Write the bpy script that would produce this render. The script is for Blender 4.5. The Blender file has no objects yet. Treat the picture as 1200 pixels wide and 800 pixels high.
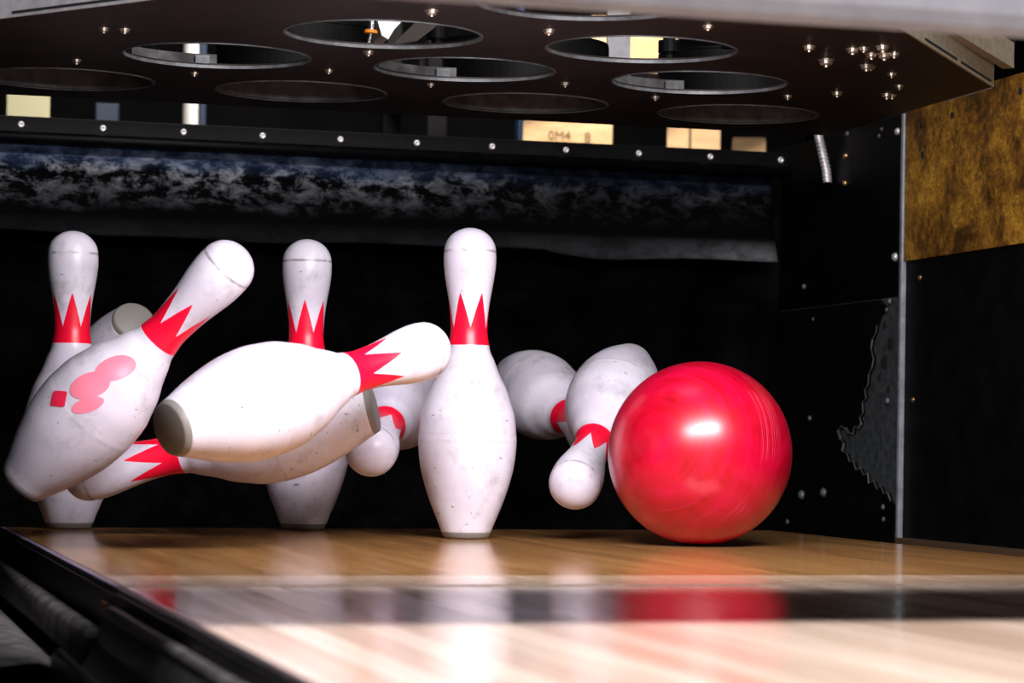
import bpy, bmesh, math, random
from mathutils import Vector, Matrix, Quaternion
random.seed(7)
C = bpy.context.scene.collection
PI = math.pi
M = {}

# ---------------------------------------------------------------- helpers
def link(name, bm, mat, parent=None, smooth=False):
    me = bpy.data.meshes.new(name)
    bmesh.ops.recalc_face_normals(bm, faces=bm.faces)
    bm.to_mesh(me); bm.free()
    if smooth:
        for p in me.polygons: p.use_smooth = True
    o = bpy.data.objects.new(name, me); C.objects.link(o)
    for m in (mat if isinstance(mat, (list, tuple)) else [mat]): me.materials.append(m)
    if parent: o.parent = parent
    return o

def tag(o, label=None, cat=None, group=None, kind=None):
    if label: o['label'] = label
    if cat: o['category'] = cat
    if group: o['group'] = group
    if kind: o['kind'] = kind
    return o

def empty(name, loc=(0, 0, 0)):
    o = bpy.data.objects.new(name, None); C.objects.link(o); o.location = loc
    o.empty_display_size = .05
    return o

def box(bm, x0, x1, y0, y1, z0, z1, bev=0):
    v = [bm.verts.new((x, y, z)) for z in (z0, z1) for y in (y0, y1) for x in (x0, x1)]
    fs = []
    for q in ((0, 2, 3, 1), (4, 5, 7, 6), (0, 1, 5, 4), (1, 3, 7, 5), (3, 2, 6, 7), (2, 0, 4, 6)):
        fs.append(bm.faces.new([v[i] for i in q]))
    if bev:
        es = list({e for f in fs for e in f.edges})
        bmesh.ops.bevel(bm, geom=es, offset=bev, segments=2, affect='EDGES', profile=.7)

def newbox(*a, **k):
    bm = bmesh.new(); box(bm, *a, **k); return bm

def lathe(bm, prof, seg=48, mat=None):
    """prof: (r, z) list; closes with fans where r is 0"""
    rings = []
    for r, z in prof:
        if r < 1e-6: rings.append([bm.verts.new((0, 0, z))])
        else: rings.append([bm.verts.new((r * math.cos(2 * PI * i / seg), r * math.sin(2 * PI * i / seg), z)) for i in range(seg)])
    allv = [v for r in rings for v in r]
    for a, b in zip(rings, rings[1:]):
        for i in range(seg):
            j = (i + 1) % seg
            if len(a) == 1 and len(b) == 1: continue
            if len(a) == 1: bm.faces.new((a[0], b[i], b[j]))
            elif len(b) == 1: bm.faces.new((a[i], b[0], a[j]))
            else: bm.faces.new((a[i], b[i], b[j], a[j]))
    if mat is not None: bmesh.ops.transform(bm, matrix=mat, verts=allv)

def axis_mat(p, d):
    return Matrix.Translation(Vector(p)) @ Vector(d).normalized().to_track_quat('Z', 'Y').to_matrix().to_4x4()

def tube(bm, a, b, r, seg=16, r2=None):
    a, b = Vector(a), Vector(b)
    L = (b - a).length
    lathe(bm, [(0, 0), (r, 0), (r2 or r, L), (0, L)], seg, axis_mat(a, b - a))

def prism(bm, pts, ax, lo, hi):
    """extrude a polygon given in the two other axes, along axis ax from lo to hi"""
    def mk(p, h):
        c = list(p); c.insert(ax, h); return bm.verts.new(c)
    A = [mk(p, lo) for p in pts]; B = [mk(p, hi) for p in pts]
    n = len(pts)
    bm.faces.new(A); bm.faces.new(B[::-1])
    for i in range(n): bm.faces.new((A[i], A[(i + 1) % n], B[(i + 1) % n], B[i]))

# ---------------------------------------------------------------- materials
class NT:
    def __init__(s, name):
        s.m = bpy.data.materials.new(name); s.m.use_nodes = True
        s.t = s.m.node_tree; s.b = s.t.nodes['Principled BSDF']
        M[name] = s.m
    def n(s, t, **k):
        x = s.t.nodes.new(t)
        for a, v in k.items(): setattr(x, a, v)
        return x
    def l(s, a, b): s.t.links.new(a, b)
    def set(s, **k):
        names = dict(col='Base Color', rough='Roughness', metal='Metallic', spec='Specular IOR Level', ior='IOR', coat='Coat Weight', coatr='Coat Roughness', sss='Subsurface Weight')
        for a, v in k.items():
            if a == 'col' and len(v) == 3: v = (*v, 1)
            s.b.inputs[names[a]].default_value = v
        return s
    def math(s, op, a, b=None, c=None, clamp=False):
        x = s.n('ShaderNodeMath', operation=op); x.use_clamp = clamp
        for i, v in enumerate((a, b, c)):
            if v is None: continue
            if isinstance(v, (int, float)): x.inputs[i].default_value = v
            else: s.l(v, x.inputs[i])
        return x.outputs[0]
    def coord(s, kind='Object', scale=(1, 1, 1), rnd=False):
        tc = s.n('ShaderNodeTexCoord'); mp = s.n('ShaderNodeMapping')
        mp.inputs['Scale'].default_value = scale
        s.l(tc.outputs[kind], mp.inputs[0])
        if rnd:
            oi = s.n('ShaderNodeObjectInfo'); cb = s.n('ShaderNodeCombineXYZ')
            r = s.math('MULTIPLY', oi.outputs['Random'], 7.0)
            for i in range(3): s.l(r, cb.inputs[i])
            s.l(cb.outputs[0], mp.inputs['Location'])
        return mp.outputs[0]
    def noise(s, vec, scale, detail=4, rough=.6, dist=0):
        x = s.n('ShaderNodeTexNoise'); x.inputs['Scale'].default_value = scale
        x.inputs['Detail'].default_value = detail; x.inputs['Roughness'].default_value = rough
        x.inputs['Distortion'].default_value = dist
        s.l(vec, x.inputs['Vector']); return x.outputs['Fac']
    def ramp(s, fac, stops):
        x = s.n('ShaderNodeValToRGB'); e = x.color_ramp.elements
        while len(e) < len(stops): e.new(.5)
        for i, (p, c) in enumerate(stops):
            e[i].position = p; e[i].color = (*c, 1) if len(c) == 3 else c
        s.l(fac, x.inputs[0]); return x.outputs[0]
    def mix(s, fac, a, b, mode='MIX'):
        x = s.n('ShaderNodeMix', data_type='RGBA', blend_type=mode)
        for i, v in ((0, fac), (6, a), (7, b)):
            if isinstance(v, (int, float)): x.inputs[i].default_value = v
            elif isinstance(v, tuple): x.inputs[i].default_value = (*v, 1) if len(v) == 3 else v
            else: s.l(v, x.inputs[i])
        return x.outputs[2]
    def base(s, c): s.l(c, s.b.inputs['Base Color']); return s
    def bump(s, h, strength=.3, dist=.002):
        x = s.n('ShaderNodeBump'); x.inputs['Strength'].default_value = strength
        x.inputs['Distance'].default_value = dist
        s.l(h, x.inputs['Height']); s.l(x.outputs[0], s.b.inputs['Normal']); return s

def plain(name, col, rough=.5, metal=0, spec=.5):
    return NT(name).set(col=col, rough=rough, metal=metal, spec=spec).m

def grimy(name, a, b, scale=20, rough=.5, metal=0, spec=.5, bump=.15, lo=.35, hi=.65):
    n = NT(name).set(rough=rough, metal=metal, spec=spec)
    f = n.noise(n.coord(), scale, 6)
    n.base(n.ramp(f, [(lo, a), (hi, b)])); n.bump(f, bump)
    return n.m

# --- pin plastic: white with a red crown, scuffs and a grey scuff line
def pin_material():
    n = NT('pin_plastic').set(rough=.33, spec=.4)
    tc = n.n('ShaderNodeTexCoord'); sp = n.n('ShaderNodeSeparateXYZ'); n.l(tc.outputs['Object'], sp.inputs[0])
    x, y, z = sp.outputs
    ang = n.math('ARCTAN2', y, x)
    fr = n.math('FRACT', n.math('ADD', n.math('DIVIDE', ang, PI / 3), 6.0))
    tri = n.math('ABSOLUTE', n.math('MULTIPLY_ADD', fr, 2.0, -1.0))      # 1 at the tips, 0 in the valleys
    top = n.math('MULTIPLY_ADD', tri, .043, .2575)
    red = n.math('MULTIPLY', n.math('GREATER_THAN', z, .2365), n.math('LESS_THAN', z, top))
    v = n.coord(rnd=True)
    dirt = n.noise(v, 26, 8, .7)
    soft = n.noise(v, 9, 4, .6)
    body = n.ramp(soft, [(.3, (.56, .50, .62)), (.6, (.72, .68, .78))])
    body = n.mix(n.ramp(dirt, [(.52, (0, 0, 0)), (.68, (.7, .7, .7))]), body, (.42, .39, .43))
    # tiny dark nicks, thicker low on the body and round the belly line
    v2 = n.coord(scale=(1, 1, 2.2), rnd=True)
    nick = n.noise(v2, 95, 3, .55)
    low = n.math('SUBTRACT', 1.0, n.math('MULTIPLY', z, 2.6), clamp=True)
    thr = n.math('MULTIPLY_ADD', low, -.07, .75)
    body = n.mix(n.math('MULTIPLY', n.math('GREATER_THAN', nick, thr), .8), body, (.10, .09, .10))
    # worn ring near the head and at the belly
    wob = n.math('MULTIPLY_ADD', n.noise(v, 30, 2), .006, -.003)
    for zc, w, st in ((.3515, .0016, .75), (.118, .0022, .22), (.128, .001, .15)):
        d = n.math('ABSOLUTE', n.math('SUBTRACT', n.math('ADD', z, n.math('MULTIPLY', wob, .35)), zc))
        k = n.math('MULTIPLY', n.math('LESS_THAN', d, w), n.ramp(n.noise(v, 45, 3), [(.38, (0, 0, 0)), (.55, (1, 1, 1))]))
        body = n.mix(n.math('MULTIPLY', k, st), body, (.22, .20, .22))
    c = n.mix(red, body, (.86, .004, .035))
    n.base(c)
    n.bump(dirt, .05, .001)
    return n.m

def ball_material():
    n = NT('ball_resin').set(rough=.33, spec=.5, coat=.35, coatr=.24)
    v = n.coord(scale=(1, 1, 1))
    w = n.noise(v, 9, 5, .55, 2.6)
    c = n.ramp(w, [(.30, (.32, 0.0, .006)), (.48, (.46, .0005, .014)), (.62, (.54, .001, .028))])
    # rings rubbed on by rolling, round the axis the ball spins on
    tc = n.n('ShaderNodeTexCoord'); nm = n.n('ShaderNodeVectorMath', operation='NORMALIZE'); n.l(tc.outputs['Object'], nm.inputs[0])
    dt = n.n('ShaderNodeVectorMath', operation='DOT_PRODUCT'); n.l(nm.outputs[0], dt.inputs[0]); dt.inputs[1].default_value = (-.735, -.655, .17)
    cb = n.n('ShaderNodeCombineXYZ'); n.l(n.math('ADD', dt.outputs['Value'], n.math('MULTIPLY', w, .05)), cb.inputs[0])
    soft = n.noise(cb.outputs[0], 16, 3, .6)
    c = n.mix(n.ramp(soft, [(.45, (0, 0, 0)), (.65, (.35, .35, .35))]), c, (.62, .005, .085))
    rings = n.noise(cb.outputs[0], 60, 4, .7)
    side = n.ramp(dt.outputs['Value'], [(.02, (0, 0, 0)), (.10, (1, 1, 1)), (.30, (1, 1, 1)), (.40, (.0, .0, .0))])
    mask = n.ramp(n.noise(tc.outputs['Object'], 13, 2), [(.46, (0, 0, 0)), (.58, (.7, .7, .7))])
    f = n.math('MULTIPLY', n.math('MULTIPLY', n.ramp(rings, [(.52, (0, 0, 0)), (.62, (1, 1, 1))]), mask), side)
    n.base(n.mix(f, c, (.85, .16, .26)))
    return n.m

def wood(name, a, b, seam, plank, rough, spec, grain=1, jitter=.35):
    n = NT(name).set(rough=rough, spec=spec)
    tc = n.n('ShaderNodeTexCoord'); sp = n.n('ShaderNodeSeparateXYZ'); n.l(tc.outputs['Object'], sp.inputs[0])
    u = n.math('DIVIDE', sp.outputs[0], plank)
    idx = n.math('FLOOR', u); fr = n.math('FRACT', n.math('ADD', u, 50.0))
    wn = n.n('ShaderNodeTexWhiteNoise', noise_dimensions='1D'); n.l(idx, wn.inputs['W'])
    cb = n.n('ShaderNodeCombineXYZ')
    n.l(n.math('MULTIPLY', sp.outputs[0], 55), cb.inputs[0]); n.l(n.math('MULTIPLY', sp.outputs[1], 2.2), cb.inputs[1])
    n.l(n.math('MULTIPLY', wn.outputs['Value'], 30), cb.inputs[2])
    g = n.noise(cb.outputs[0], 1.4, 7, .65, .4)
    g = n.math('ADD', n.math('MULTIPLY', g, grain), n.math('MULTIPLY_ADD', wn.outputs['Value'], jitter, -jitter / 2))
    c = n.ramp(g, [(.25, a), (.72, b)])
    s = n.math('LESS_THAN', fr, .035)
    n.base(n.mix(n.math('MULTIPLY', s, .6), c, seam))
    # oil streaks: a little uneven gloss, running along the lane
    n.l(n.math('MULTIPLY_ADD', g, rough * .7, rough * .65), n.b.inputs['Roughness'])
    n.bump(n.noise(n.coord(scale=(1, .35, 1)), 260, 3), .03, .0006)
    return n.m

pin_material(); ball_material()
wood('pin_deck_wood', (.30, .135, .042), (.50, .26, .095), (.10, .045, .02), .0273, .12, .5, 1, .14)
wood('lane_wood', (.66, .47, .36), (.82, .66, .55), (.40, .26, .18), .0273, .17, .42, 1, .5)
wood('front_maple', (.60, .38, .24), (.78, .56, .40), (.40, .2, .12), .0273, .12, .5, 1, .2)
grimy('table_steel', (.014, .0095, .0075), (.030, .021, .017), 14, .55, .1, .3)
grimy('black_steel', (.0012, .0012, .0014), (.004, .004, .0045), 22, .55, 0, .12)
grimy('black_rubber', (.001, .001, .0016), (.003, .003, .0042), 60, .45, 0, .08)
grimy('bare_steel', (.10, .105, .115), (.20, .21, .23), 60, .5, .4)
grimy('gutter_plastic', (.04, .038, .04), (.17, .155, .155), 45, .5, 0, .3, .4)
grimy('gutter_black', (.008, .008, .008), (.035, .038, .036), 16, .38, 0, .5, .2)
grimy('dark_fascia', (.005, .004, .0045), (.010, .008, .008), 30, .45, 0, .2)
grimy('mask_grey', (.21, .22, .26), (.26, .27, .31), 30, .6, 0, .3)
grimy('silver_paint', (.38, .38, .41), (.55, .55, .58), 50, .5, .1)
grimy('khaki_paint', (.32, .28, .20), (.45, .40, .31), 70, .6)
grimy('bare_steel_mid', (.05, .05, .055), (.13, .13, .14), 50, .6)
grimy('edge_steel', (.20, .22, .25), (.32, .35, .38), 60, .5)
plain('bolt_steel', (.62, .54, .46), .35, .9)
plain('chrome', (.85, .85, .85), .2, 1)
plain('screw_zinc', (.75, .72, .76), .35, .6)
plain('copper_fitting', (.75, .42, .18), .3, .9)
plain('base_grey', (.20, .185, .17), .5)
plain('ink', (.16, .10, .045), .8)
plain('mark_pink', (.90, .22, .32), .4)
plain('mark_red', (.80, .02, .07), .4)
plain('orange_plastic', (.95, .28, .02), .4)
plain('blue_plastic', (.002, .014, .04), .4)
plain('cream_paint', (.72, .68, .42), .6)
plain('white_paint', (.75, .73, .72), .5)
plain('slot_dark', (.01, .01, .01), .8)
plain('brown_trim', (.10, .055, .03), .6)
grimy('pit_black', (.0008, .0008, .001), (.005, .005, .0065), 14, .85, 0, .02, .4, .42, .75)
grimy('room_dark', (.001, .001, .0012), (.002, .002, .002), 5, .9, 0, .05)

# brass coloured particle board
n = NT('particle_board').set(rough=.55, spec=.35)
v = n.coord(); f1 = n.noise(v, 13, 4, .6, .5); f2 = n.noise(v, 240, 3, .7); f3 = n.noise(v, 75, 4, .7)
c = n.ramp(n.math('ADD', n.math('MULTIPLY', f1, .62), n.math('MULTIPLY', f3, .38)), [(.40, (.070, .028, .004)), (.50, (.26, .115, .012)), (.62, (.56, .29, .030))])
n.base(n.mix(n.ramp(f2, [(.42, (.5, .5, .5)), (.55, (0, 0, 0))]), c, (.05, .025, .008))); n.bump(f2, .3)
# cardboard
n = NT('cardboard').set(rough=.8, spec=.2)
f = n.noise(n.coord(scale=(1, 1, 4)), 18, 4)
n.base(n.ramp(f, [(.3, (.56, .35, .18)), (.7, (.70, .47, .26))]))
# pit curtain: blue black vinyl with chalky scuffs in a band where pins hit it
n = NT('curtain_vinyl').set(rough=.75, spec=.02)
tc = n.n('ShaderNodeTexCoord'); sp = n.n('ShaderNodeSeparateXYZ'); n.l(tc.outputs['Object'], sp.inputs[0])
X, Y, Z = sp.outputs
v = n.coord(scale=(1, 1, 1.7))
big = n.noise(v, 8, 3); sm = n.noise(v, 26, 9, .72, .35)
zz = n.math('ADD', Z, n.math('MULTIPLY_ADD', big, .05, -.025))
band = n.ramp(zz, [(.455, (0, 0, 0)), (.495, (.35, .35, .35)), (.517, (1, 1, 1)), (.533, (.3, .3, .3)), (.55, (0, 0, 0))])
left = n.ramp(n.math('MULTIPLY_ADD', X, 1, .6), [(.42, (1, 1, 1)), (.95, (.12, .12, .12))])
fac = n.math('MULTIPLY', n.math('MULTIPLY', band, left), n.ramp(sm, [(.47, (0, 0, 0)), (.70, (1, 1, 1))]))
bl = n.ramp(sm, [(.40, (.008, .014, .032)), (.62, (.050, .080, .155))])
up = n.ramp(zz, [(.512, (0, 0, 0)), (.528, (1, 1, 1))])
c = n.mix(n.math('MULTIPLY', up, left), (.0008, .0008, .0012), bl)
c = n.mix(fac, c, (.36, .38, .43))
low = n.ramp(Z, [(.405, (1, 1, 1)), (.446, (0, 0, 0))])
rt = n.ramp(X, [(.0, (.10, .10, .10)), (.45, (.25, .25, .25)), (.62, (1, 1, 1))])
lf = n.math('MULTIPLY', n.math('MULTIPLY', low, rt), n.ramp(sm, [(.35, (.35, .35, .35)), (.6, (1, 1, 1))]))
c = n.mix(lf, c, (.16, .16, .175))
n.base(c); n.bump(sm, .3, .004)

# ---------------------------------------------------------------- camera
TH, ROLL = .2724, .0143
cam = bpy.data.cameras.new('camera'); co = bpy.data.objects.new('camera', cam); C.objects.link(co)
F = Vector((math.sin(TH), math.cos(TH), 0)); R = Vector((math.cos(TH), -math.sin(TH), 0)); U = Vector((0, 0, 1))
R2 = R * math.cos(ROLL) + U * math.sin(ROLL); U2 = -R * math.sin(ROLL) + U * math.cos(ROLL)
mw = Matrix((R2, U2, -F)).transposed().to_4x4(); mw.translation = Vector((-.7746, -2.9704, .1219))
co.matrix_world = mw
cam.sensor_width = 36; cam.lens = 2925 / 1200 * 36
cam.shift_x = 1.64 / 1200; cam.shift_y = 115 / 1200
cam.clip_start = .05; cam.dof.use_dof = True; cam.dof.focus_distance = 3.05; cam.dof.aperture_fstop = 9
bpy.context.scene.camera = co

# ---------------------------------------------------------------- the pins
PROF = [(.0283, .006), (.0305, .0075), (.0345, .018), (.0420, .036), (.0496, .057), (.0573, .0857), (.0605, .1143),
        (.0600, .128), (.0580, .149), (.0530, .166), (.0470, .184), (.0389, .200), (.0314, .219), (.0268, .2286), (.0250, .238),
        (.0236, .246), (.0228, .254), (.0229, .262), (.02375, .276), (.0249, .287), (.0266, .298), (.0285, .309), (.0305, .3205),
        (.0320, .333), (.0324, .343), (.0321, .351)]
def catmull(p, k=4):
    out = []
    for i in range(len(p) - 1):
        a, b, c, d = p[max(i - 1, 0)], p[i], p[i + 1], p[min(i + 2, len(p) - 1)]
        for j in range(k):
            t = j / k
            out.append(tuple(.5 * ((2 * b[q]) + (c[q] - a[q]) * t + (2 * a[q] - 5 * b[q] + 4 * c[q] - d[q]) * t * t + (3 * b[q] - a[q] - 3 * c[q] + d[q]) * t ** 3) for q in (0, 1)))
    out.append(p[-1]); return out
prof = catmull(PROF, 3)
dome = [(.0321 * math.cos(a), .351 + .030 * math.sin(a)) for a in [PI / 2 * i / 12 for i in range(1, 12)]] + [(0, .381)]
bm = bmesh.new(); lathe(bm, [(0, .006)] + prof + dome, 72)
pin0 = link('bowling_pin', bm, M['pin_plastic'], smooth=True)
bm = bmesh.new(); lathe(bm, [(0, 0), (.0262, 0), (.0280, .0012), (.0303, .0066), (.0305, .0078), (.0296, .0078), (.0292, .0068), (.010, .0062)], 72)
ring0 = link('base_ring', bm, M['base_grey'], pin0, smooth=True); tag(ring0, 'grey nylon base ring')

def place_pin(base, tip, spin, label, first=[True]):
    if first[0]: p, r = pin0, ring0; first[0] = False
    else:
        p = pin0.copy(); r = ring0.copy(); C.objects.link(p); C.objects.link(r); r.parent = p
    b, t = Vector(base), Vector(tip)
    q = Vector((0, 0, 1)).rotation_difference((t - b).normalized())
    p.rotation_mode = 'QUATERNION'
    p.rotation_quaternion = q @ Quaternion((0, 0, 1), spin)
    p.location = b
    tag(p, label, 'bowling pin', 'the ten white bowling pins of one rack')
    return p
VIEW = -PI / 2 - TH            # azimuth that faces the camera
rd = math.radians
place_pin((0, 0, .0005), (0, 0, 1), VIEW - rd(24), 'upright white pin with red crown standing alone just left of the red ball')
place_pin((-.4572, .264, .0005), (-.4572, .264, 1), VIEW + rd(10), 'upright white pin standing at the far left edge of the wood')
place_pin((-.1524, .264, .0005), (-.1524, .264, 1), VIEW, 'upright white pin behind the big sideways pin, its belly crossed by it')
pinA = place_pin((-.545, -.065, .062), (-.314, -.205, .331), rd(200), 'airborne white pin leaning right in front of the leftmost upright pin')
pinD = place_pin((-.425, -.420, .127), (-.096, -.256, .227), rd(95), 'large airborne white pin lying sideways, nearest the camera, its head by the lone upright pin')
place_pin((-.140, -.106, .157), (-.488, .021, .067), rd(20), 'airborne white pin low behind the sideways pin, red neck showing under it')
place_pin((-.353, .463, .279), (-.393, .786, .081), rd(0), 'dim white pin tumbling in the background right of the leftmost pin, bottom end up')
place_pin((.211, .554, .218), (.237, .188, .116), rd(40), 'tumbling white pin, head towards camera, right behind the lone upright pin')
place_pin((.278, .203, .228), (.105, -.090, .056), rd(25), 'white pin diving head down between the tumbling pin and the red ball')
place_pin((.006, .320, .203), (-.130, -.020, .098), rd(70), 'white pin tumbling head first in the dark gap left of the lone upright pin')

# another pin's moving collar, drawn on the leaning pin as petals and a block
def mark_patch(shape, name, mat, az, h, half_w, half_h, tilt=0):
    """a thin mark that follows the pin's surface around azimuth az (local) and height h"""
    bm = bmesh.new(); N, K = 12, 26
    def rad(z):
        for (r0, z0), (r1, z1) in zip(prof, prof[1:]):
            if z0 <= z <= z1: return r0 + (r1 - r0) * (z - z0) / max(1e-9, z1 - z0)
        return .03
    rows = []
    for i in range(N + 1):
        s = i / N
        ring = []
        for k in range(K):
            a = 2 * PI * k / K
            ex, ey = math.cos(a), math.sin(a)
            if shape == 'block':
                m_ = max(abs(ex), abs(ey)); ex, ey = ex / m_, ey / m_
            u, w = s * ex * half_w, s * ey * half_h
            u, w = u * math.cos(tilt) - w * math.sin(tilt), u * math.sin(tilt) + w * math.cos(tilt)
            z = h + w; r = rad(z) + .0006; th = az + u / r
            ring.append(bm.verts.new((r * math.cos(th), r * math.sin(th), z)))
        rows.append(ring)
    for a_, b_ in zip(rows, rows[1:]):
        for k in range(K): bm.faces.new((a_[k], a_[(k + 1) % K], b_[(k + 1) % K], b_[k]))
    bmesh.ops.remove_doubles(bm, verts=bm.verts, dist=1e-6)
    return link(name, bm, mat, pinA, smooth=True)
bpy.context.view_layer.update()
cl = pinA.matrix_world.inverted() @ co.matrix_world.translation
AZ = math.atan2(cl.y, cl.x)
MARK_SIDE = -1
for da, h, hw, hh, tl in ((.30, .190, .014, .022, .5), (.38, .158, .015, .023, .5), (.12, .142, .008, .019, .5)):
    mark_patch('petal', 'collar_petal', M['mark_pink'], AZ + MARK_SIDE * da, h, hw, hh, MARK_SIDE * tl)
mark_patch('block', 'collar_block', M['mark_red'], AZ + MARK_SIDE * .62, .122, .010, .009, .7)

# ---------------------------------------------------------------- the ball
bm = bmesh.new(); bmesh.ops.create_uvsphere(bm, u_segments=96, v_segments=64, radius=.1085)
ball = link('bowling_ball', bm, M['ball_resin'], smooth=True)
ball.location = (.233, -.194, .1088)
tag(ball, 'glossy red marbled bowling ball rolling on the wood at the right', 'bowling ball')

# ---------------------------------------------------------------- deck and lane
JOINT = -.955
o = link('pin_deck', newbox(-.533, .521, JOINT + .002, .300, -.045, 0, bev=.0015), M['pin_deck_wood'])
tag(o, 'glossy brown wooden pin deck the pins and ball stand on', 'pin deck')
tp = link('tail_plank', newbox(-.533, .521, .3005, .330, -.05, -.001, bev=.001), M['dark_fascia'], o)
sp_ = link('side_strip', newbox(-.5395, -.5335, JOINT, .330, -.045, -.0005, bev=.0008), grimy('strip_plum', (.10, .075, .13), (.22, .18, .26), 60, .4), o)
js = link('joint_strip', newbox(-.5335, .521, JOINT - .0035, JOINT + .0015, -.040, .0003, bev=.0005), grimy('joint_pale', (.65, .48, .36), (.8, .62, .48), 60, .3), o)
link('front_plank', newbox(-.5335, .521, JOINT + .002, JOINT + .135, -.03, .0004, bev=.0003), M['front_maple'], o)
o = link('bowling_lane', newbox(-.533, .521, -4.6, JOINT - .006, -.045, -.0005, bev=.001), M['lane_wood'])
tag(o, 'pale maple lane boards in front of the brown pin deck', 'bowling lane')
link('side_strip', newbox(-.5395, -.5335, -4.6, JOINT - .006, -.045, -.0012, bev=.0008), M['dark_fascia'], o)

# gutters on the left: flat pit gutter alongside the deck, round gutter alongside the lane
def gutter(name, y0, y1, prof_, mat, th=.004):
    bm = bmesh.new()
    up = prof_; dn = [(x, z - th) for x, z in prof_]
    prism(bm, up + dn[::-1], 1, y0, y1)
    return bm
t = empty('pit_gutter', (-.60, -.3, -.1))
def child(o, t):
    bpy.context.view_layer.update(); o.parent = t; o.matrix_parent_inverse = t.matrix_world.inverted(); return o
tag(t, 'flat grey gutter beside the pin deck at the lower left', 'gutter')
child(link('side_wall', newbox(-.5425, -.540, JOINT - .03, .33, -.10, -.006), M['dark_fascia']), t)
child(link('ledge', gutter('l', JOINT - .055, .33, [(-.5430, -.040), (-.549, -.0345), (-.559, -.034), (-.5655, -.040), (-.567, -.060)], None, .0035), M['gutter_plastic'], smooth=True), t)
child(link('channel_floor', gutter('f', JOINT - .02, .33, [(-.5675, -.082), (-.580, -.067), (-.600, -.058), (-.625, -.058), (-.655, -.064), (-.72, -.07), (-.76, -.07)], None, .004), M['gutter_plastic'], smooth=True), t)
child(link('brass_clip', newbox(-.5475, -.543, JOINT - .005, JOINT + .035, -.034, -.014, bev=.001), M['particle_board']), t)
t = empty('lane_gutter', (-.65, -2, -.1))
tag(t, 'black round gutter beside the pale lane at the lower left', 'gutter')
child(link('side_wall', newbox(-.5425, -.540, -4.6, JOINT - .032, -.12, -.004), M['dark_fascia']), t)
child(link('lip', gutter('a', -4.6, JOINT - .06, [(-.5440, -.016), (-.547, -.0125), (-.552, -.0120), (-.556, -.016)], None, .004), M['gutter_plastic'], smooth=True), t)
pr_ = [(-.5565, -.020), (-.562, -.040), (-.572, -.058), (-.584, -.066)]
child(link('channel', gutter('b', -4.6, JOINT - .062, pr_, None, .005), M['gutter_black'], smooth=True), t)
child(link('ridge', gutter('c', -4.6, JOINT - .058, [(-.5845, -.064), (-.587, -.046), (-.590, -.0445), (-.594, -.047), (-.597, -.066)], None, .0045), M['gutter_black'], smooth=True), t)
child(link('outer_floor', gutter('d', -4.6, JOINT - .064, [(-.5975, -.072), (-.62, -.082), (-.66, -.088), (-.76, -.085)], None, .005), M['gutter_black'], smooth=True), t)
# gutter on the right, hidden low between the deck and the side wall
o = link('pit_gutter', gutter('g', -2.2, .33, [(.5225, -.06), (.56, -.075), (.64, -.085), (.74, -.08)], None, .004), M['gutter_black'], smooth=True)
tag(o, 'black gutter between the wood and the right side wall', 'gutter')

# ---------------------------------------------------------------- setting
def struct(name, bm, mat, parent=None):
    o = link(name, bm, mat, parent); 
    if not parent: o['kind'] = 'structure'
    return o
struct('floor', newbox(-2.5, 2.5, -4.7, 3.2, -.16, -.12), M['room_dark'])
struct('wall_back', newbox(-2.5, 2.5, 3.0, 3.05, -.12, 2.4), M['room_dark'])
# right division wall: black panel, golden board, trim
w = struct('wall_right', newbox(.7625, .80, -1.30, .905, -.12, .60, bev=.002), M['black_steel'])
board = link('wall_board', newbox(.757, .7622, -1.29, .392, .3905, .6165, bev=.0012), M['particle_board'], w)
tag(board, 'golden brown particle board panel')
for y, z in ((.344, .364), (.362, .188)):
    bm = bmesh.new(); lathe(bm, [(0, .003), (.003, .0022), (.0042, 0), (0, 0)], 16, axis_mat((.7623, y, z), (-1, 0, 0)))
    link('wall_screw', bm, M['copper_fitting'], w, smooth=True)
for y, z in ((.335, .583), (.235, .585), (.03, .592), (.33, .54)):
    bm = bmesh.new(); tube(bm, (.7571, y, z), (.7562, y, z), .005)
    link('board_hole', bm, M['slot_dark'], w)
struct('trim_1', newbox(.742, .762, -1.30, .375, -.075, -.0125, bev=.002), M['brown_trim'])

# side plate behind it, on the same wall
t = empty('kickback_plate', (.757, .65, 0))
tag(t, 'black steel side plate of the pit with a bare front edge, right of the ball', 'side plate')
child(link('steel_plate', newbox(.7565, .7615, .400, .895, -.10, .607), M['bare_steel_dark'] if 'bare_steel_dark' in M else grimy('bare_steel_dark', (.04, .047, .052), (.10, .11, .115), 70, .55, .2)), t)
child(link('front_edge', newbox(.7540, .7620, .3915, .3995, -.10, .607, bev=.0015), M['edge_steel']), t)
child(link('upper_cover', newbox(.7535, .7563, .402, .893, .3405, .606, bev=.0008), M['black_rubber']), t)
# lower lining: its front edge is torn away down to the bare plate
torn = [(.466, .338), (.441, .326), (.462, .312), (.470, .300), (.474, .289), (.486, .280), (.490, .265), (.481, .250), (.487, .236), (.498, .228), (.500, .212),
        (.512, .205), (.506, .192), (.520, .186), (.517, .170), (.530, .163), (.522, .154), (.533, .147), (.548, .150), (.553, .138), (.571, .140), (.580, .146),
        (.602, .150), (.611, .143), (.600, .130), (.588, .124), (.593, .112), (.575, .108), (.566, .096), (.549, .096), (.541, .084), (.522, .086), (.512, .076), (.496, .079), (.492, .064), (.474, .068), (.462, .056),
        (.448, .062), (.438, .050), (.424, .052), (.412, .040), (.402, .030), (.402, -.09)]
bm = bmesh.new(); prism(bm, torn + [(.893, -.09), (.893, .338)], 0, .7525, .7562)
child(link('torn_lining', bm, M['black_steel']), t)
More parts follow.
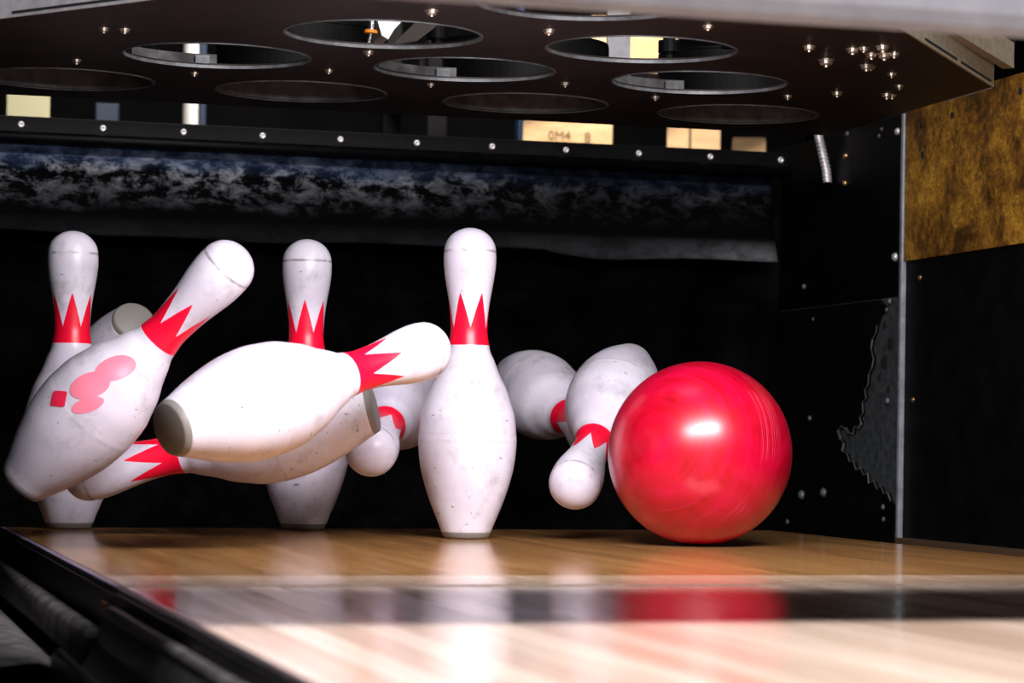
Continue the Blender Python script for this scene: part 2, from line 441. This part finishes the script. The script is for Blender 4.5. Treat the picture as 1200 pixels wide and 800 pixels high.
# curled light edge along the tear
bm = bmesh.new()
for a, b in zip(torn[3:40], torn[4:41]):
    tube(bm, (.7518, a[0] + .001, a[1]), (.7518, b[0] + .001, b[1]), .0006 + .0022 * random.random() ** 3, 8)
child(link('frayed_edge', bm, M['bare_steel_mid']), t)
# blobs and holes on the bare patch
for y, z, r in ((.432, .272, .010), (.452, .300, .007), (.452, .245, .011), (.470, .222, .006), (.436, .205, .006)):
    bm = bmesh.new(); lathe(bm, [(0, .0006), (r * .6, .0012), (r, 0)], 20, axis_mat((.7562, y, z), (-1, 0, 0)) )
    child(link('worn_hole', bm, M['slot_dark'], smooth=True), t)
for y, z, s in ((.594, .600, 1), (.466, .592, .8), (.475, .583, .8), (.408, .582, 1.3), (.410, .398, 1.5), (.760, .374, 1), (.754, .040, 1.8), (.664, .046, 1.8), (.727, .163, 1.0), (.430, .187, 1.1), (.428, .334, 1.0), (.438, .322, .8), (.72, .32, .7), (.44, .03, 1.0), (.438, .012, .9), (.815, -.005, 1.0)):
    bm = bmesh.new(); r = .0045 * s
    lathe(bm, [(0, .0042 * s), (r * .55, .0038 * s), (r * .9, .002 * s), (r, 0), (0, 0)], 20, axis_mat((.7533, y, z), (-1, 0, 0)))
    child(link('screw', bm, M['screw_zinc'] if 1.2 < s < 1.7 else M['bare_steel_mid'] if s < 1 else M['bare_steel'], smooth=True), t)
for y, z, r in ((.727, .163, .017), (.754, .040, .0135), (.664, .046, .0125)):
    bm = bmesh.new(); lathe(bm, [(r * .72, 0), (r * .78, .0016), (r * .95, .0016), (r, 0)], 32, axis_mat((.7526, y, z), (-1, 0, 0)))
    child(link('washer', bm, M['black_rubber'], smooth=True), t)
for y, z in ((.595, .566), (.597, .524)):
    bm = bmesh.new(); tube(bm, (.7535, y, z), (.748, y, z), .004)
    child(link('copper_stud', bm, M['copper_fitting'], smooth=True), t)

# pit curtain, its rail and the cushion behind
bm = bmesh.new(); NX, NZ = 150, 24
def low_edge(x):
    return .412 + .002 * math.sin(x * 9) + .0015 * math.sin(x * 23 + 1) + (-.004 * math.exp(-((x - .40) / .06) ** 2)) + (.004 if x < .33 else 0)
g0 = []; g1 = []
for i in range(NX + 1):
    x = -1.35 + (0.7 + 1.35) * i / NX; a = []; b = []
    for j in range(NZ + 1):
        s = j / NZ; z = .575 + (low_edge(x) - .575) * s
        y = .775 + .010 * math.sin(s * PI) + .004 * math.sin(x * 11 + s * 3) * s + .003 * math.sin(x * 31) * s * s - .03 * s
        a.append(bm.verts.new((x, y, z))); b.append(bm.verts.new((x, y + .005, z)))
    g0.append(a); g1.append(b)
for i in range(NX):
    for j in range(NZ):
        bm.faces.new((g0[i][j], g0[i + 1][j], g0[i + 1][j + 1], g0[i][j + 1]))
        bm.faces.new((g1[i][j], g1[i][j + 1], g1[i + 1][j + 1], g1[i + 1][j]))
    bm.faces.new((g0[i][NZ], g0[i + 1][NZ], g1[i + 1][NZ], g1[i][NZ]))
    bm.faces.new((g0[i][0], g1[i][0], g1[i + 1][0], g0[i + 1][0]))
for i in (0, NX):
    for j in range(NZ): bm.faces.new((g0[i][j], g0[i][j + 1], g1[i][j + 1], g1[i][j]))
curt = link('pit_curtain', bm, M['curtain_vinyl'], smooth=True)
tag(curt, 'scuffed blue-black vinyl curtain hanging from the bolted rail across the pit', 'curtain')
t = empty('curtain_rail', (0, .76, .57))
tag(t, 'long black rail with a row of round screws along the top of the curtain', 'rail')
child(link('rail_bar', newbox(-1.35, .722, .757, .767, .560, .587, bev=.002), M['black_rubber']), t)
bm = bmesh.new(); tube(bm, (-1.35, .752, .5555), (.722, .752, .5555), .0085, 20)
child(link('rail_tube', bm, M['black_rubber'], smooth=True), t)
k = -1.2
for i in range(16):
    x = -.487 + (i - 3) * .1195
    if x > .71: break
    bm = bmesh.new(); lathe(bm, [(0, .0016), (.0016, .0014), (.0022, .0030), (.0046, .0022), (.0056, 0), (0, 0)], 20, axis_mat((x, .757, .5745), (0, -1, 0)))
    child(link('rail_screw', bm, M['screw_zinc'], smooth=True), t)
t = empty('pit_cushion', (0, .86, 0))
tag(t, 'black padded back cushion under the curtain at the rear of the pit', 'cushion')
child(link('cushion_pad', newbox(-1.5, .752, .86, .90, -.115, .565, bev=.008), M['pit_black']), t)
child(link('support_bar', newbox(-1.5, .70, .80, .845, .500, .565, bev=.003), M['black_steel']), t)
o = link('pit_carpet', newbox(-.76, .752, .34, .855, -.115, -.085, bev=.002), M['pit_black'])
tag(o, 'black carpet on the pit floor behind the wood', 'carpet')

# ---------------------------------------------------------------- pinsetter table overhead
ZT = .574
t = empty('pinsetter_table', (0, 0, ZT))
tag(t, 'dark steel pinsetter table with ten round openings hanging over the pins', 'pinsetter table')
OUT = [(-.648, .43), (-.648, -.105), (-.17, -.702), (.17, -.702), (.648, -.105), (.648, .43)]
HC = [((i - r / 2) * .3048 - .013, -.528 + .264 * r - .017) for r in range(4) for i in range(r + 1)]
HC = [(x, y + (.045 if y < -.1 else .006)) for x, y in HC]
cu = bpy.data.curves.new('plate_outline', 'CURVE'); cu.dimensions = '2D'; cu.fill_mode = 'BOTH'; cu.extrude = .0025
s = cu.splines.new('POLY'); s.points.add(len(OUT) - 1); s.use_cyclic_u = True
for p, (x, y) in zip(s.points, OUT): p.co = (x, y, 0, 1)
HR, HY = .1125, .097
for hx, hy in HC:
    s = cu.splines.new('POLY'); s.points.add(63); s.use_cyclic_u = True
    for k in range(64): s.points[k].co = (hx + HR * math.cos(2 * PI * k / 64), hy + HY * math.sin(2 * PI * k / 64), 0, 1)
tmp = bpy.data.objects.new('tmp', cu); C.objects.link(tmp)
dg = bpy.context.evaluated_depsgraph_get(); me = bpy.data.meshes.new_from_object(tmp.evaluated_get(dg))
bpy.data.objects.remove(tmp); bpy.data.curves.remove(cu)
me.materials.clear(); me.materials.append(M['table_steel']); me.transform(Matrix.Translation((0, 0, .0025)))
po = bpy.data.objects.new('table_plate', me); C.objects.link(po); po.parent = t
for idx, (hx, hy) in enumerate(HC):
    row = 0 if idx == 0 else 1 if idx < 3 else 2 if idx < 6 else 3
    hgt = .075 if row == 3 else .0026
    bm = bmesh.new(); lathe(bm, [(HR + .0005, -.0012), (HR + .0005, hgt), (HR - .0022, hgt), (HR - .0022, -.0012), (HR + .0005, -.0012)], 72, Matrix.Translation((hx, hy, 0)) @ Matrix.Diagonal((1, HY / HR, 1, 1)))
    link('opening_rim', bm, M['black_steel'] if row == 3 else M['bare_steel'], t, smooth=False)
    if row == 3:
        bm = bmesh.new(); lathe(bm, [(HR - .0024, .001), (HR - .0030, .001), (HR - .0030, hgt - .001), (HR - .0024, hgt - .001), (HR - .0024, .001)], 72, Matrix.Translation((hx, hy, 0)) @ Matrix.Diagonal((1, HY / HR, 1, 1)))
        link('cup_liner', bm, M['bare_steel_mid'], t)
        bm = bmesh.new(); lathe(bm, [(HR - .0028, -.0014), (HR + .001, -.0014), (HR + .001, -.0002), (HR - .0028, -.0002), (HR - .0028, -.0014)], 72, Matrix.Translation((hx, hy, 0)) @ Matrix.Diagonal((1, HY / HR, 1, 1)))
        link('cup_bead', bm, M['bare_steel_mid'], t)
        bm = bmesh.new(); lathe(bm, [(0, hgt + .001), (HR, hgt + .001), (HR, hgt + .004), (0, hgt + .004)], 48, Matrix.Translation((hx, hy, 0)) @ Matrix.Diagonal((1, HY / HR, 1, 1)))
        link('opening_cap', bm, M['black_steel'], t)
    if row == 2:
        # pin holder above the rear of the opening: curved shoe with a pale tab and a dark stem
        bm = bmesh.new(); pts = []
        for k in range(13):
            a = rd(138 - k * 4.6); pts.append(((HR + .012) * math.cos(a) + hx, (HY + .006) * math.sin(a) + hy))
        inn = [(x, y + .02) for x, y in pts]
        prism(bm, pts + inn[::-1], 2, .006, .017)
        link('holder_shoe', bm, M['bare_steel_mid'], t)
        link('holder_tab', newbox(hx - .012, hx + .006, hy + HY - .002, hy + HY + .006, .004, .014, bev=.001), M['bare_steel'], t)
        bm = bmesh.new(); tube(bm, (hx - .02, hy + .06, .03), (hx - .02, hy + .06, .14), .008); tube(bm, (hx - .02, hy + .06, .045), (hx - .02, hy + .06, .06), .014)
        tube(bm, (hx + .05, hy + .03, .05), (hx + .05, hy + .03, .15), .01)
        link('holder_stem', bm, M['black_steel'], t, smooth=False)
# upright lips on the slanted front edges
def lip(a, b, name, mat, z0=.0, h=.055, th=.003, slots=()):
    a, b = Vector((*a, 0)), Vector((*b, 0)); d = b - a; L = d.length; ang = math.atan2(d.y, d.x)
    mt = Matrix.Translation(a) @ Matrix.Rotation(ang, 4, 'Z')
    bm = newbox(0, L, -th, 0, z0, z0 + h, bev=.0008); bmesh.ops.transform(bm, matrix=mt, verts=bm.verts)
    o = link(name, bm, mat, t)
    for s0, s1 in slots:
        bm = newbox(s0, s1, -th - .0006, -th + .0004, .0035, .0065); bmesh.ops.transform(bm, matrix=mt, verts=bm.verts)
        link('lip_slot', bm, M['slot_dark'], t)
lip((-.648, -.105), (-.17, -.702), 'front_lip', M['silver_paint'], slots=((.03, .095), (.125, .30), (.33, .55)))
lip((.17, -.702), (.648, -.105), 'front_lip', M['khaki_paint'], h=.040, slots=((.40, .56), (.58, .745)))
lip((-.17, -.702), (.17, -.702), 'front_lip', M['table_steel'])
link('slit_glint', newbox(.6482, .6512, -.100, .04, -.0005, .004), M['silver_paint'], t)  # silver strip added to stand for light reflecting in the slit
# bolts under the plate
BOLTS = [(-.469, -.166, 1), (-.446, -.168, 1), (-.474, .083, 1), (-.323, .137, .9), (-.152, -.407, 1.2), (-.155, -.110, 1.1), (-.169, .054, .9),
         (-.023, .123, .9), (0, -.330, 1.1), (.135, .054, 1), (.282, .130, 1), (.154, -.418, 1), (.439, .059, 1), (.310, -.326, 1.2), (.367, -.240, 1.6),
         (.363, -.327, 1.3), (.427, -.220, 1.4), (.387, -.356, 1.3), (.398, -.300, 1.2), (.412, -.305, 1.4), (.483, -.168, 1), (.534, -.078, 1),
         (.551, -.002, 1.3), (.486, .007, 1.2), (.372, -.338, 1), (.436, -.212, 1), (.42, -.315, 1.1), (.561, .004, 1)]
for x, y, s in BOLTS:
    bm = bmesh.new()
    lathe(bm, [(0, 0), (.0062 * s, 0), (.0062 * s, -.0010), (.0048 * s, -.0013), (.0048 * s, -.0032 * s), (.0036 * s, -.0040 * s), (.0018 * s, -.0042 * s), (.0016 * s, -.0056 * s), (0, -.0060 * s)], 14, Matrix.Translation((x, y, 0)))
    link('bolt', bm, M['bolt_steel'], t, smooth=False)
# hardware riding on top of the table, seen through the openings
def world_child(o, t): return child(o, t)
o = empty('air_cylinder', (-.153, -.10, .58))
tag(o, 'slim chrome rod with an orange collar seen through the front opening', 'machine rod')
child(link('cylinder_barrel', (lambda b: (tube(b, (-.150, -.10, .6005), (-.146, -.10, .67), .0058, 20), b)[1])(bmesh.new()), M['chrome'], smooth=False), o)
child(link('piston_rod', (lambda b: (tube(b, (-.153, -.10, .583), (-.1503, -.10, .597), .0032, 16), tube(b, (-.1535, -.10, .580), (-.1528, -.10, .585), .0048, 12), b)[2])(bmesh.new()), M['chrome'], smooth=False), o)
child(link('orange_collar', (lambda b: (tube(b, (-.1503, -.10, .5965), (-.1501, -.10, .6003), .0078, 20), b)[1])(bmesh.new()), M['orange_plastic'], smooth=False), o)
o = empty('shaft_housing', (-.12, -.03, .6))
tag(o, 'pale tapered metal housing behind the chrome rod, above the front left opening', 'machine housing')
bm = bmesh.new(); prism(bm, [(-.137, .70), (-.133, .625), (-.126, .603), (-.118, .599), (-.111, .611), (-.097, .627), (-.04, .70)], 1, -.05, .0)
child(link('housing_body', bm, M['white_paint']), o)
child(link('housing_arm', (lambda b: (prism(b, [(-.113, .593), (-.081, .600), (-.020, .650), (-.045, .660)], 1, -.045, -.03), b)[1])(bmesh.new()), M['table_steel']), o)
o = link('upright_bracket', newbox(.352, .388, .56, .566, .622, .80, bev=.001), M['silver_paint'])
tag(o, 'flat grey steel upright seen through the front right opening', 'bracket')
# side carriage right of the table
t2 = empty('table_carriage', (.62, -.25, .62))
tag(t2, 'khaki painted slanted beam beyond the right corner of the pinsetter table', 'beam')
def beam(p, q, w_, z0, z1, name, mat):
    p, q = Vector(p), Vector(q); d = (q - p).normalized(); nrm = Vector((-d.y, d.x))
    bm = bmesh.new(); prism(bm, [tuple(p), tuple(q), tuple(q + nrm * w_), tuple(p + nrm * w_)], 2, z0, z1)
    child(link(name, bm, mat), t2)
beam((.42, -.41), (.680, -.102), .014, .600, .632, 'beam_web', M['khaki_paint'])
beam((.42, -.41), (.684, -.097), .018, .6325, .637, 'beam_flange', M['table_steel'])

# corrugated conduit by the side plate
bm = bmesh.new(); pts = [Vector(p) for p in ((.728, .655, .612), (.731, .652, .594), (.736, .650, .572), (.741, .648, .549), (.743, .647, .530))]
def curve_pt(s):
    i = min(int(s * 4), 3); f = s * 4 - i; return pts[i].lerp(pts[i + 1], f)
prev = None
for k in range(61):
    s_ = k / 60; c_ = curve_pt(s_); r_ = .0062 + .0016 * (1 if k % 4 < 2 else 0)
    ring = [bm.verts.new((c_.x + r_ * math.cos(2 * PI * q / 14), c_.y + r_ * math.sin(2 * PI * q / 14), c_.z)) for q in range(14)]
    if prev:
        for q in range(14): bm.faces.new((prev[q], prev[(q + 1) % 14], ring[(q + 1) % 14], ring[q]))
    else: bm.faces.new(ring)
    prev = ring
bm.faces.new(prev)
o = link('flexible_conduit', bm, M['screw_zinc']); tag(o, 'grey corrugated metal conduit hanging near the right end of the rail', 'conduit')

# ---------------------------------------------------------------- mask in front of the machine, out-of-focus along the top
t = empty('masking_board', (0, -1.5, .8))
tag(t, 'blurred pale grey bar across the top right, nearest the camera', 'masking board')
bm = newbox(-.76, .95, -1.535, -1.50, .385, 1.50, bev=.010)
child(link('board_panel', bm, M['mask_grey']), t)

# pinsetter lamp behind the mask, above the front of the deck
t = empty('pit_lamp', (-.05, -1.02, .60))
tag(t, 'tube lamp under the mask lighting the pins', 'lamp')
bm = bmesh.new(); prism(bm, [(-1.075, .565), (-1.072, .565), (-1.060, .640), (-.975, .640), (-.975, .643), (-1.062, .643)], 0, -.45, .35)
child(link('lamp_housing', bm, M['mask_grey']), t)
tube_m = NT('tube_glass').set(rough=.4, col=(.9, .9, .9)).m
bm = bmesh.new(); tube(bm, (-.42, -1.035, .610), (.32, -1.035, .610), .013, 20)
child(link('lamp_tube', bm, tube_m, smooth=False), t)

# ---------------------------------------------------------------- storage behind the machine
def carton(name, x0, x1, z0, z1, y0, label):
    o = empty(name, ((x0 + x1) / 2, y0 + .1, z0)); tag(o, label, 'cardboard box')
    child(link('box_body', newbox(x0, x1, y0, y0 + .25, z0, z1, bev=.003), M['cardboard']), o)
    xm = (x0 + x1) / 2
    child(link('top_flap', newbox(x0 + .002, x1 - .002, y0 + .0, y0 + .123, z1 + .0005, z1 + .0035), M['cardboard']), o)
    child(link('top_flap', newbox(x0 + .002, x1 - .002, y0 + .127, y0 + .25, z1 + .0005, z1 + .0035), M['cardboard']), o)
    return o
def ink_text(txt, size, loc, parent):
    cu = bpy.data.curves.new('print', 'FONT'); cu.body = txt; cu.size = size; cu.extrude = .0004
    tmp = bpy.data.objects.new('tmp', cu); C.objects.link(tmp)
    dg = bpy.context.evaluated_depsgraph_get(); me = bpy.data.meshes.new_from_object(tmp.evaluated_get(dg))
    bpy.data.objects.remove(tmp)
    me.transform(Matrix.Translation(loc) @ Matrix.Rotation(PI / 2, 4, 'X'))
    me.materials.clear(); me.materials.append(M['ink'])
    o = bpy.data.objects.new('box_print', me); C.objects.link(o); child(o, parent)
b1 = carton('cardboard_box', .705, .912, .62, .885, 2.2, 'cardboard box with faded dark print, seen just above the middle of the rail')
ink_text('0M4', .028, (.772, 2.1988, .772), b1); ink_text('8', .030, (.850, 2.1988, .768), b1)
b2 = carton('cardboard_box', 1.055, 1.172, .62, .885, 2.2, 'narrow cardboard box seen above the rail near its right end')
child(link('tape_strip', newbox(1.102, 1.108, 2.1985, 2.1995, .63, .88), M['ink']), b2)
b3 = carton('cardboard_box', .87, 1.06, .925, 1.045, 2.2, 'cardboard box on the upper shelf, seen through the front right opening')
b4 = carton('cardboard_box', 1.225, 1.30, .62, .80, 2.25, 'small cardboard box glimpsed right of the narrow one over the rail')
for b_, ang in ((b1, -15), (b2, -20), (b3, -16), (b4, -20)): b_.rotation_euler.z = rd(ang)
t = empty('storage_rack', (.6, 2.35, -.12))
tag(t, 'dark storage rack behind the machine carrying the cardboard boxes', 'rack')
for z in (.588, .893): child(link('shelf', newbox(.45, 1.55, 2.17, 2.55, z, z + .030, bev=.002), M['black_steel']), t)
for x in (.46, 1.50):
    for y in (2.56, 2.16 - .03): child(link('upright', newbox(x, x + .04, y, y + .03, -.12, 1.2), M['black_steel']), t)
o = link('column', newbox(-.405, -.318, 2.2, 2.28, -.12, 1.3, bev=.003), M['cream_paint']); tag(o, 'cream painted column glimpsed over the left end of the rail', 'column')
o = link('pipe', (lambda b: (tube(b, (-.030, 2.2, -.12), (-.030, 2.2, 1.3), .016, 20), b)[1])(bmesh.new()), M['white_paint'], smooth=False); tag(o, 'thin white pipe glimpsed between table and rail, left of centre', 'pipe')
o = link('blue_post', newbox(-.010, .004, 2.21, 2.25, -.12, 1.2, bev=.002), M['blue_plastic']); tag(o, 'narrow blue post right beside the thin white pipe', 'post')
o = link('blue_crate_stack', newbox(-.215, -.165, 2.3, 2.34, -.12, .815, bev=.004), M['blue_plastic']); tag(o, 'dim blue plastic stack in the dark gap right of the cream column', 'crate stack')
o = link('blue_post', newbox(.650, .660, 2.10, 2.13, -.12, 1.2, bev=.002), M['blue_plastic']); tag(o, 'narrow blue post left of the printed cardboard box', 'post')

# ---------------------------------------------------------------- light
def area(name, loc, target, sx, sy, power, col=(1, 1, 1), spread=PI):
    l = bpy.data.lights.new(name, 'AREA'); l.shape = 'RECTANGLE'; l.size = sx; l.size_y = sy; l.energy = power; l.color = col; l.spread = spread
    o = bpy.data.objects.new(name, l); C.objects.link(o); o.location = loc
    d = Vector(target) - Vector(loc); o.rotation_euler = d.to_track_quat('-Z', 'Y').to_euler()
    return o
area('lamp_pit', (-.05, -1.010, .590), (-.05, -.1, .04), .70, .17, 12.5, (1, .965, .99), rd(128))
area('lamp_lane', (0, -2.2, 2.0), (0, -1.9, 0), 1.6, .22, 120, (1, .96, .95))
area('fill_backroom', (.4, 1.7, 1.7), (.5, 2.3, .8), .9, .2, 26, (1, .92, .84), rd(120))  # unseen fill, added to light the cartons behind the machine
area('fill_machine', (-.2, -.3, 1.6), (0, .1, .6), .8, .4, 1.5, (.92, .95, 1))  # unseen fill above the table, added for light through the openings
W = bpy.data.worlds.new('world'); bpy.context.scene.world = W; W.use_nodes = True
W.node_tree.nodes['Background'].inputs[0].default_value = (.55, .6, .7, 1); W.node_tree.nodes['Background'].inputs[1].default_value = .01

vs = bpy.context.scene.view_settings
bpy.context.scene.display_settings.display_device = 'sRGB'
vs.view_transform = 'Standard'; vs.look = 'None'; vs.exposure = 0; vs.gamma = 1; vs.use_curve_mapping = False
